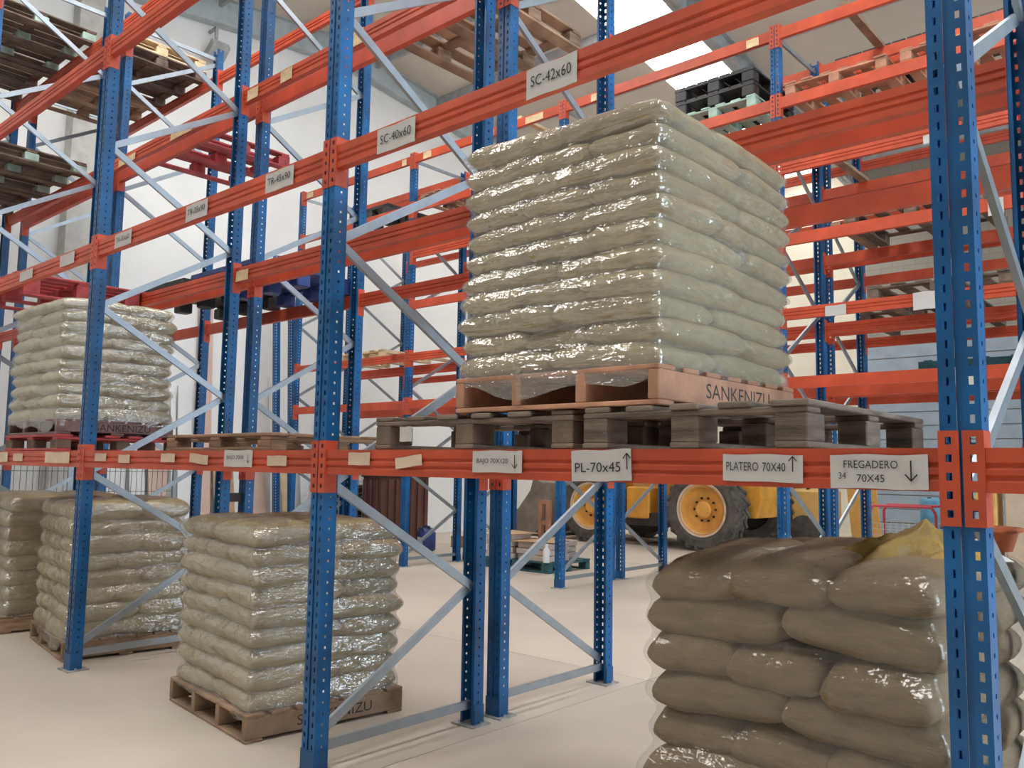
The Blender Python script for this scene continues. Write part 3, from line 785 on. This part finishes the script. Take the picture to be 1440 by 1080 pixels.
# ------------------------------------------------------------------ loads on the far rows
GL = 'pallets on the far rack rows'
def plastic_pallet(cx, cy, z, w, d, h, label, m='black_plastic', group=GL):
    t = thing('plastic_pallet', label, 'pallet', (cx, cy, z), 0, group)
    mb = MB(); n = 7
    for i in range(n): a = -w/2+i*w/n; mb.box(a+.008, a+w/n-.008, -d/2, d/2, h-.02, h)
    for j in (-1, 0, 1): mb.box(-w/2, w/2, j*(d/2-.05)-.05, j*(d/2-.05)+.05, h-.04, h-.018)
    mb.build('deck', M[m], t)
    for i in (-1, 0, 1):
        for j in (-1, 0, 1): MB().cbox(i*(w/2-.07)-.07, i*(w/2-.07)+.07, j*(d/2-.07)-.07, j*(d/2-.07)+.07, 0, h-.038, .01).build('foot', M[m], t)
    return t
for (x, y, z, lab) in ((-9.62, 6.15, 5.268, 'dark plastic pallet high on the far row, left of centre'),
                       (-3.68, 6.15, 5.41, 'lower dark plastic pallet stacked near the upper right skylight'),
                       (-3.68, 6.15, 5.57, 'upper dark plastic pallet stacked near the upper right skylight')):
    plastic_pallet(x, y, z, .95, 1.05, .155, lab)
block_pallet(-3.68, 6.15, 5.264, 1.0, 1.08, .14, 'green wooden pallet under the dark plastic pallets at upper right', 'green_paint', group=GL)
block_pallet(-7.98, 6.15, 5.264, .9, 1.05, .13, 'small brown pallet high on the far row behind main posts', 'wood', group=GL)
for (x, lab) in ((-2.36, 'brown pallet beside the dark plastic pallets at upper right'), (-1.24, 'brown pallet high behind the right main post')):
    block_pallet(x, 6.15, 5.264, 1.0, 1.08, .14, lab, 'wood_pink', group=GL)
for (x, lab) in ((-2.28, 'dark plastic pallet on the top of the rearmost row, left'), (-1.1, 'dark plastic pallet on the top of the rearmost row, right')):
    plastic_pallet(x, 7.43, 6.015, 1.1, 1.0, .15, lab)
for (x, y, z, lab) in ((-1.7, 6.15, 3.815, 'dark pallet on the far row behind the right main post'), (-2.0, 7.43, 3.055, 'dark pallet low on the rearmost row right of centre'), (-1.5, 6.15, 3.055, 'brown pallet behind the torn white label')):
    block_pallet(x, y, z, 1.2, 1.05, .13, lab, 'wood_dark', group=GL)
block_pallet(-9.75, 6.15, 3.055, 1.1, 1.0, .12, 'light wooden pallet on the far row, seen between the main posts', 'wood_light', group=GL)
block_pallet(-9.8, 7.43, 2.365, 1.1, 1.0, .12, 'dark pallet on the lowest far shelf between main posts', 'wood_dark', group=GL)
gp = 'loose planks across the far beams'
for i, (x, y0, y1, z, lab) in enumerate((
    (-2.24, 5.60, 6.72, 6.0165, 'loose plank across the top far beams at upper right'),
    (-2.45, 5.62, 6.72, 4.5665, 'loose plank across far beams right of the big stack'),
    (-2.38, 5.62, 6.72, 3.8165, 'loose plank across far beams below the tall flat beam'),
    (-10.5, 5.45, 6.70, 3.0565, 'plank end sticking out left of the left main post'),
    (-8.85, 5.45, 6.70, 3.0565, 'plank end sticking out beside a far bracket at centre'),
    (-6.5, 5.60, 6.72, 6.0165, 'loose plank across top far beams under the SC-42x60 sign'))):
    o = MB().cbox(-.045, .045, y0, y1, 0, .04, .004).build('plank', M['wood_light'] if i > 2 else M['wood']); o.location = (x, 0, z)
    tag(o, lab, 'plank', gp)
# teal crate and roll on the far rows
cr = thing('crate', 'dark teal open crate on a rear shelf behind the right main post', 'crate', (-1.55, 7.40, 2.364))
MB().box(-.5, .5, -.4, .4, 0, .02).build('base', M['teal'], cr)
for (a, b, c_, d_) in ((-.5, .5, -.4, -.38), (-.5, .5, .38, .4), (-.5, -.48, -.38, .38), (.48, .5, -.38, .38)):
    p = MB().box(a, b, c_, d_, .02, .24).build('side', M['teal'], cr)
for x in (-.4, -.13, .13, .4): MB().box(x-.04, x+.04, -.415, -.4, .02, .25).build('rib', M['teal'], cr)
rl = thing('paper_roll', 'small pale roll standing on the far beam by right main post', 'roll', (-1.52, 6.0, 3.19))
MB().lathe([(.02, 0), (.085, 0), (.09, .02), (.088, .17), (.06, .2), (.02, .2)], 'Z', 20).build('roll', M['panel_pink'], rl, True)
MB().lathe([(.02, .2), (.06, .2), (.07, .23), (.03, .26), (.0, .265)], 'Z', 16).build('crumpled_top', M['paper'], rl, True)
# dark plastic pallets behind the left main post
plastic_pallet(-7.42, 1.84, 3.005, 1.1, 1.05, .15, 'black plastic pallet behind the left main post, second row', group='pallets behind the left main post')
plastic_pallet(-6.22, 1.84, 3.005, 1.05, 1.05, .15, 'blue plastic pallet behind the left main post, second row', 'blue_plastic', group='pallets behind the left main post')

# ------------------------------------------------------------------ wheel loader
def wheel(parent, cx, cy, R, w, face):
    t = link('wheel', None, parent, (cx, cy, R))
    prof = [(R*.60, -w*.42), (R*.74, -w*.5), (R*.90, -w*.5), (R*.955, -w*.40), (R*.965, 0), (R*.955, w*.40), (R*.90, w*.5), (R*.74, w*.5), (R*.60, w*.42)]
    tire = MB().lathe(prof, 'Y', 48)
    n = 22
    for i in range(n):
        for s in (-1, 1):
            a0 = 2*math.pi*(i+(.5 if s > 0 else 0))/n; a1 = a0+.20
            p = Vector((math.cos(a0)*R*.955, s*w*.50, math.sin(a0)*R*.955)); q = Vector((math.cos(a1)*R*.975, s*.02, math.sin(a1)*R*.975))
            tire.bar(p, q, R*.075, R*.07, up=(math.cos(a0), 0, math.sin(a0)))
            b0 = Vector((math.cos(a0)*R*.86, s*w*.505, math.sin(a0)*R*.86)); tire.bar(b0, p, R*.075, .03, up=(0, 1, 0))
    tire.build('tire', M['rubber'], t)
    f = face
    rim = MB().lathe([(R*.60, f*w*.45), (R*.63, f*w*.47), (R*.60, f*w*.47), (R*.55, f*w*.40), (R*.50, f*w*.18), (R*.30, f*w*.12), (.001, f*w*.12)], 'Y', 40).build('rim', M['rim'], t, False)
    MB().lathe([(R*.60, f*w*.46), (R*.64, f*w*.49), (R*.66, f*w*.49), (R*.66, f*w*.44)], 'Y', 40).lathe([(R*.60, f*w*.465), (R*.545, f*w*.30), (R*.53, f*w*.30), (R*.585, f*w*.475)], 'Y', 40).build('rim_flange', M['flange'], t)
    hub = MB().lathe([(R*.21, f*w*.12), (R*.21, f*w*.30), (R*.17, f*w*.34), (.001, f*w*.34)], 'Y', 20).build('hub', M['rim'], t)
    nuts = MB()
    for i in range(10):
        a = 2*math.pi*i/10; nuts.cyl((math.cos(a)*R*.28, f*w*.12, math.sin(a)*R*.28), (math.cos(a)*R*.28, f*w*.18, math.sin(a)*R*.28), .022, 6)
    nuts.build('wheel_nuts', M['dark_metal'], t)
    back = MB().lathe([(R*.60, -f*w*.42), (R*.55, -f*w*.2), (.001, -f*w*.2)], 'Y', 24).build('inner_disc', M['dark_metal'], t)
    return t
ld = thing('wheel_loader', 'orange yellow wheel loader with big lugged tyres parked at the back', 'loader', (-8.0, 12.15, 0))
for (x, yy, R, w, f) in ((1.17, -.93, .735, .46, -1), (1.17, .93, .735, .46, 1), (-1.28, -.93, .70, .44, -1), (-1.28, .93, .70, .44, 1)): wheel(ld, x, yy, R, w, f)
fixn(MB().prism([(-.25, .60), (1.95, .60), (2.05, .95), (1.95, 1.65), (.35, 1.75), (.30, 1.30), (-.25, 1.25)], -.62, .62).build('rear_body', M['loader'], ld).data)
fixn(MB().prism([(-.55, .38), (.75, .38), (.75, .62), (-.55, .62)], -1.0, 1.0).build('belly', M['dark_metal'], ld).data)
MB().cbox(-.50, .02, -1.02, -.60, .50, 1.10, .03).build('tank_box', M['loader'], ld); MB().cbox(-.50, .02, .60, 1.02, .50, 1.10, .03).build('tank_box', M['loader'], ld)
fixn(MB().prism([(-2.05, .50), (-.60, .50), (-.60, 1.05), (-1.2, 1.55), (-1.75, 1.45), (-2.05, .85)], -.45, .45).build('front_frame', M['loader'], ld).data)
for s in (-1, 1):
    a = MB(); yy = s*.58
    a.bar((-1.1, yy, 1.45), (-2.0, yy, 1.05), .10, .26, (0, 0, 1)); a.bar((-2.0, yy, 1.05), (-2.55, yy, .52), .10, .22, (0, 0, 1)); a.build('lift_arm', M['loader'], ld)
    MB().cyl((-1.2, yy*.6, .75), (-2.0, yy*.6, 1.0), .05, 12).build('lift_cylinder', M['galv'], ld)
    MB().box(1.0-.75, 1.0+.75, s*.68-.0, s*.68+s*.52, 1.50, 1.54).build('mudguard', M['loader'], ld)
bk = [(-3.42, .40), (-3.05, .60), (-2.72, .98), (-2.66, 1.22), (-2.42, 1.10), (-2.36, .75), (-2.38, .30), (-2.62, .08), (-3.15, .05), (-3.42, .36), (-3.12, .10), (-2.65, .14), (-2.45, .34), (-2.45, .78), (-2.60, .95)]
fixn(MB().prism([(-3.44, .36), (-3.10, .06), (-2.62, .08), (-2.38, .30), (-2.36, .75), (-2.42, 1.12), (-2.66, 1.22), (-2.60, .92), (-2.46, .75), (-2.48, .34), (-2.66, .16), (-3.08, .14)], -1.18, 1.18).build('bucket', M['bucket'], ld).data)
for s in (-1, 1): fixn(MB().prism([(-3.44, .36), (-3.10, .06), (-2.62, .08), (-2.38, .30), (-2.36, .75), (-2.42, 1.12), (-2.66, 1.22), (-2.74, .96), (-3.06, .58)], s*1.18-.02, s*1.18+.02).build('bucket_side', M['bucket'], ld).data)
for i in range(7): MB().prism([(-3.58, .30), (-3.40, .42), (-3.36, .34)], -1.1+i*.36, -1.0+i*.36).build('tooth', M['bucket'], ld)
cab = link('cab', None, ld)
for (x, yy) in ((-.45, -.55), (-.45, .55), (.45, -.55), (.45, .55)): MB().box(x-.04, x+.04, yy-.04, yy+.04, 1.3, 2.75).build('cab_post', M['loader'], cab)
MB().cbox(-.62, .62, -.70, .70, 2.75, 2.88, .03).build('cab_roof', M['loader'], cab)
MB().box(-.5, .5, -.58, .58, 1.25, 1.32).build('cab_floor', M['dark_metal'], cab)
MB().cbox(-.1, .35, -.25, .25, 1.32, 1.75, .04).box(.28, .38, -.25, .25, 1.75, 2.25).build('seat', M['black_plastic'], cab)

# ------------------------------------------------------------------ clutter at the back left
ct = thing('waste_container', 'narrow brown ribbed metal container with a lid near the white wall', 'container', (-11.085, 7.62, 0))
MB().box(-.215, .215, -.58, .58, .06, 1.22).build('body', M['container'], ct)
for i in range(3): MB().cbox(-.20+i*.16, -.13+i*.16, -.61, -.58, .06, 1.18, .008).build('rib', M['container'], ct)
for i in range(7): MB().cbox(.215, .25, -.56+i*.172, -.49+i*.172, .06, 1.18, .008).build('rib', M['container'], ct)
MB().cbox(-.24, .265, -.63, .61, 1.22, 1.28, .015).build('lid', M['dark_metal'], ct)
for (x, yy) in ((-.15, -.5), (.15, -.5), (-.15, .5), (.15, .5)): MB().box(x-.05, x+.05, yy-.05, yy+.05, 0, .06).build('foot', M['dark_metal'], ct)
wb = thing('wire_basket', 'tall dark wire basket beside the brown container', 'basket', (-12.15, 7.45, 0))
mb = MB()
for f in (-.45, .45):
    for i in range(11): mb.bar((-.5+i*.1, f, .12), (-.5+i*.1, f, 1.24), .010, .010)
    for i in range(12): mb.bar((-.5, f, .12+i*.1), (.5, f, .12+i*.1), .010, .010)
for f in (-.5, .5):
    for i in range(10): mb.bar((f, -.45+i*.1, .12), (f, -.45+i*.1, 1.24), .010, .010)
    for i in range(12): mb.bar((f, -.45, .12+i*.1), (f, .45, .12+i*.1), .010, .010)
mb.build('wire_mesh', M['wire'], wb)
MB().box(-.46, .46, -.41, .41, .14, 1.05).build('dark_contents', M['dark_metal'], wb)
for (x, yy) in ((-.5, -.45), (.5, -.45), (-.5, .45), (.5, .45)): MB().box(x-.025, x+.025, yy-.025, yy+.025, 0, 1.26).build('leg', M['dark_metal'], wb)
jc = thing('jerrycan', 'blue plastic jerrycan with a white label in front of container', 'jerrycan', (-10.05, 7.42, 0), -.3)
MB().cbox(-.15, .15, -.12, .12, 0, .34, .03).build('body', M['blue_plastic'], jc, True)
fixn(MB().prism([(-.13, .335), (.13, .335), (.09, .385), (-.09, .385)], -.10, .10).build('shoulder', M['blue_plastic'], jc).data)
MB().tube([(-.06, 0, .38), (-.05, 0, .42), (.03, 0, .42), (.04, 0, .38)], .014).build('handle', M['blue_plastic'], jc)
MB().cyl((.085, 0, .37), (.085, 0, .42), .028, 14).build('cap', M['black_plastic'], jc)
MB().box(-.09, .11, -.1225, -.1205, .08, .23).build('label_patch', M['paper'], jc)
# stone load on the teal pallet
block_pallet(-7.28, 7.02, 0, 1.22, .95, .145, 'dark teal wooden pallet loaded with stone slabs behind the posts', 'teal', along='X')
gst = 'stone slabs on the teal pallet'
sid = 0
for (x, y, w, d, n, lab) in ((-7.62, 6.80, .50, .44, 4, 'pale stone slab at the front left of the teal pallet'), (-7.0, 6.82, .56, .46, 3, 'pale stone slab at the front right of the teal pallet'), (-7.35, 7.27, .9, .40, 3, 'pale stone slab at the rear of the teal pallet')):
    for i in range(n):
        h = .085; o = MB().cbox(-w/2, w/2, -d/2, d/2, 0, h-.008, .006).build('stone_slab', M['stone']); o.location = (x+random.uniform(-.02, .02), y+random.uniform(-.015, .015), .146+i*h); o.rotation_euler = (0, 0, random.uniform(-.06, .06))
        tag(o, lab+', %s from the bottom' % ORD[i+1], 'slab', gst)
o = MB().cbox(-.32, .32, -.30, .30, 0, .012, .003).build('cardboard_sheet', M['cardboard']); o.location = (-7.05, 6.85, .403); o.rotation_euler = (0, 0, .3); tag(o, 'brown cardboard sheet lying on the right stone slabs', 'cardboard')
o = MB().cbox(-.36, .36, -.24, .24, 0, .012, .003).build('cardboard_sheet', M['cardboard']); o.location = (-7.60, 6.80, .488); o.rotation_euler = (.0, 0.0, -.2); tag(o, 'brown cardboard sheet lying on the left stone slabs', 'cardboard')
vc = thing('wooden_frame', 'small reddish wooden frame standing on the stone slabs', 'frame', (-7.28, 7.2, .402))
for x in (-.07, .07): MB().box(x-.03, x+.03, -.03, .03, 0, .50).build('upright', M['wood_pink'], vc)
MB().box(-.10, .10, -.03, .03, .50, .56).build('top_rail', M['wood_pink'], vc); MB().box(-.04, .04, -.02, .02, .2, .26).build('mid_rail', M['wood_pink'], vc)
bt = thing('bottle', 'white plastic bottle at the front edge of the teal pallet', 'bottle', (-6.72, 6.56, .146))
MB().lathe([(0, 0), (.045, 0), (.048, .02), (.048, .17), (.02, .21), (.02, .23)], 'Z', 18).build('body', M['panel_white'], bt, True); MB().cyl((0, 0, .23), (0, 0, .255), .024, 14).build('cap', M['panel_white'], bt)
for i, (x, y, r, w, lab) in enumerate(((-11.3, 10.2, .6, .5, 'scrap plank on the floor near the white wall, left'), (-10.7, 10.4, -.4, .6, 'scrap plank on the floor near the white wall, right'), (-10.1, 8.3, .2, .35, 'short brown plank beside the blue jerrycan'))):
    o = MB().cbox(-w/2, w/2, -.06, .06, 0, .035 if i < 2 else .2, .004).build('scrap_plank', M['wood']); o.location = (x, y, 0); o.rotation_euler = (0, 0, r); tag(o, lab, 'plank', 'scrap planks on the floor')

# leaning boards along the gable wall
gb = 'boards leaning on the gable wall'
for i, (y0, y1, hgt, m, lab) in enumerate((
    (3.50, 3.74, 2.0, 'panel_white', 'narrow white board, leftmost of those leaning on the wall'),
    (3.78, 4.10, 2.35, 'panel_pink', 'pinkish board leaning right beside the leftmost white board'),
    (4.14, 4.22, 2.6, 'panel_white', 'thin white strip leaning right of the pinkish board'),
    (4.26, 4.50, 2.7, 'panel_white', 'pale board leaning left of the far second-row post'),
    (4.55, 4.80, 4.6, 'panel_pink', 'tall brownish board leaning beside the far second-row post'),
    (4.90, 5.28, 1.9, 'cardboard', 'tan board leaning between the middle blue posts'),
    (5.55, 5.92, 1.85, 'panel_pink', 'wide tan board seen right of the middle blue posts'),
    (5.96, 6.10, 3.0, 'panel_white', 'thin white strip leaning left of the leaning blue posts'),
    (6.22, 6.42, 1.75, 'wood_light', 'pine board leaning just left of the left main post'),
    (6.62, 6.80, 2.4, 'panel_white', 'white strip leaning behind the left main post'))):
    w = y1-y0; o = MB().cbox(-.012, .012, -w/2, w/2, 0, hgt, .003).build('leaning_board', M[m])
    lean = math.asin(min(.35, (.26+.03*(i % 3))/hgt)); o.location = (XW+.03+hgt*math.sin(lean), (y0+y1)/2, .006); o.rotation_euler = (0, -lean, 0)
    tag(o, lab, 'board', gb)
POST[5.0] = post_mesh('post', 5.0)
for (y, lab) in ((5.80, 'loose blue post leaning on the wall, left one of the pair'), (6.10, 'loose blue post leaning on the wall, right one of the pair')):
    o = link('leaning_post', POST[5.6] if 5.6 in POST else POST[5.0], None, (XW+.62, y+.1, .01), (.085, -.10, math.pi/2)); tag(o, lab, 'rack post', 'loose posts leaning on the wall')
# wire fence at the far left
wf = thing('wire_fence', 'white wire mesh fence panel behind the far left sack stacks', 'fence', (-12.1, 2.4, 0))
mb = MB()
for i in range(40): mb.bar((0, -1.6+i*.08, .05), (0, -1.6+i*.08, 1.6), .006, .006)
for i in range(6): mb.bar((0, -1.6, .08+i*.3), (0, 1.55, .08+i*.3), .008, .008)
mb.build('wire_mesh', M['dark_wire'], wf)
for y in (-1.6, 0, 1.55): MB().box(-.025, .025, y-.025, y+.025, 0, 1.65).build('post', M['galv'], wf)
# floodlight on the gable wall
fl = thing('floodlight', 'grey floodlight on a bracket high on the white gable wall', 'floodlight', (XW, 4.5, 8.75))
MB().bar((0, 0, .2), (.25, 0, .2), .05, .04).bar((.25, 0, .22), (.25, 0, 0), .05, .04).build('bracket', M['steel_grey'], fl)
fixn(MB().prism([(.12, -.28), (.40, -.10), (.46, -.2), (.22, -.40)], -.16, .16).build('housing', M['steel_grey'], fl).data)
MB().add([(.405, -.14, -.115), (.405, .14, -.115), (.455, .14, -.198), (.455, -.14, -.198)], [(0, 1, 2, 3)]).build('lens', M['panel_white'], fl)

# ------------------------------------------------------------------ clutter at the back right
fk = thing('forklift', 'yellow forklift with dark bodywork right of the wheel loader', 'forklift', (-6.75, 14.3, 0))
for yy in (-.40, .40): MB().cbox(-.92, -.66, yy-.08, yy+.08, .12, 2.1, .01).build('mast_column', M['cabinet_yellow'], fk)
for yy in (-.40, .40): MB().box(-1.5, -.9, yy-.05, yy+.05, .06, .11).build('fork', M['dark_metal'], fk)
MB().cbox(-.60, .75, -.50, .50, .30, .80, .04).build('chassis', M['dark_metal'], fk)
MB().cbox(.35, 1.0, -.52, .52, .35, 1.10, .06).build('counterweight', M['cabinet_yellow'], fk)
for i in range(6): MB().box(-.35, .30, -.53, -.50, .86+i*.07, .90+i*.07).build('grille_bar', M['dark_metal'], fk)
MB().cbox(-.15, .30, -.28, .28, .80, .98, .03).box(.22, .32, -.28, .28, .98, 1.45).build('seat', M['black_plastic'], fk)
for (x, yy) in ((-.45, -.45), (-.45, .45), (.62, -.45), (.62, .45)): MB().lathe([(.001, -.09), (.16, -.09), (.28, -.08), (.30, -.05), (.30, .05), (.28, .08), (.001, .09)], 'Y', 24, (x, yy, .30)).build('wheel', M['rubber'], fk)
for (x, yy) in ((-.5, -.45), (-.5, .45), (.7, -.45), (.7, .45)): MB().box(x-.03, x+.03, yy-.03, yy+.03, .8, 2.05).build('guard_post', M['dark_metal'], fk)
MB().cbox(-.6, .8, -.5, .5, 2.05, 2.1, .01).build('guard_roof', M['dark_metal'], fk)
o = MB().cbox(-.012, .012, -.35, .35, 0, 1.5, .004).build('leaning_sheet', M['cabinet_yellow']); o.location = (-5.2, 14.6, 0.005); o.rotation_euler = (0, -.12, 1.2); tag(o, 'pale yellow sheet standing right of the forklift', 'sheet')
cart = thing('wire_cart', 'red tubular cart with wire basket behind the ochre bag', 'cart', (-3.72, 12.2, 0))
for yy in (-.35, .35):
    MB().tube([(-.50, yy, .12), (-.50, yy, .80), (-.44, yy, .90), (.44, yy, .90), (.50, yy, .80), (.50, yy, .12)], .022).build('tube_frame', M['red_tube'], cart)
mb = MB()
for yy in (-.35, .35):
    for i in range(11): mb.bar((-.48+i*.096, yy, .15), (-.48+i*.096, yy, .62), .006, .006)
    for i in range(6): mb.bar((-.48, yy, .15+i*.094), (.48, yy, .15+i*.094), .006, .006)
mb.build('wire_basket', M['wire'], cart); MB().box(-.5, .5, -.35, .35, .12, .15).build('deck', M['red_tube'], cart)
for (x, yy) in ((-.42, -.3), (-.42, .3), (.42, -.3), (.42, .3)): MB().cyl((x, yy-.02, .06), (x, yy+.02, .06), .06, 16).build('caster', M['rubber'], cart)
dr = thing('drum', 'light blue plastic drum behind the red cart', 'drum', (-3.85, 14.3, 0))
fixn(MB().lathe([(.001, 0), (.26, 0), (.28, .03), (.28, .30), (.29, .33), (.28, .36), (.28, .62), (.29, .65), (.28, .68), (.28, .93), (.25, .98), (.001, .98)], 'Z', 28).build('body', M['drum_blue'], dr, True).data)
for x in (-.1, .1): MB().cyl((x, -.08, .98), (x, -.08, 1.0), .035, 12).build('bung', M['black_plastic'], dr)
cb = thing('control_cabinet', 'yellow control cabinet with two doors beside the right main post', 'cabinet', (-2.40, 11.4, 0))
MB().cbox(-.16, .16, -.2, .2, .1, 1.55, .01).build('body', M['cabinet_yellow'], cb)
for z in (.70, 1.08): 
    d = MB().cbox(-.15, .15, -.215, -.2, z, z+.34, .004).build('door', M['cabinet_yellow'], cb); MB().box(-.02, .09, -.225, -.215, z+.15, z+.22).build('window', M['dark_metal'], d)
MB().box(-.17, .17, -.21, .21, 0, .1).build('plinth', M['dark_metal'], cb)
ac = thing('machine_cabinet', 'beige machine cabinet with a vent grille at the right edge', 'cabinet', (-1.80, 11.5, 0))
MB().cbox(-.34, .34, -.3, .3, .05, 1.7, .015).build('body', M['cabinet_beige'], ac)
for i in range(8): MB().box(-.05, .28, -.312, -.3, .72+i*.045, .74+i*.045).build('grille_bar', M['dark_metal'], ac)
MB().box(-.05, .28, -.308, -.3, 1.12, 1.28).build('panel', M['orange_tub'], ac)
for x in (-.3, .3): MB().box(x-.03, x+.03, -.28, .28, 0, .05).build('foot', M['dark_metal'], ac)
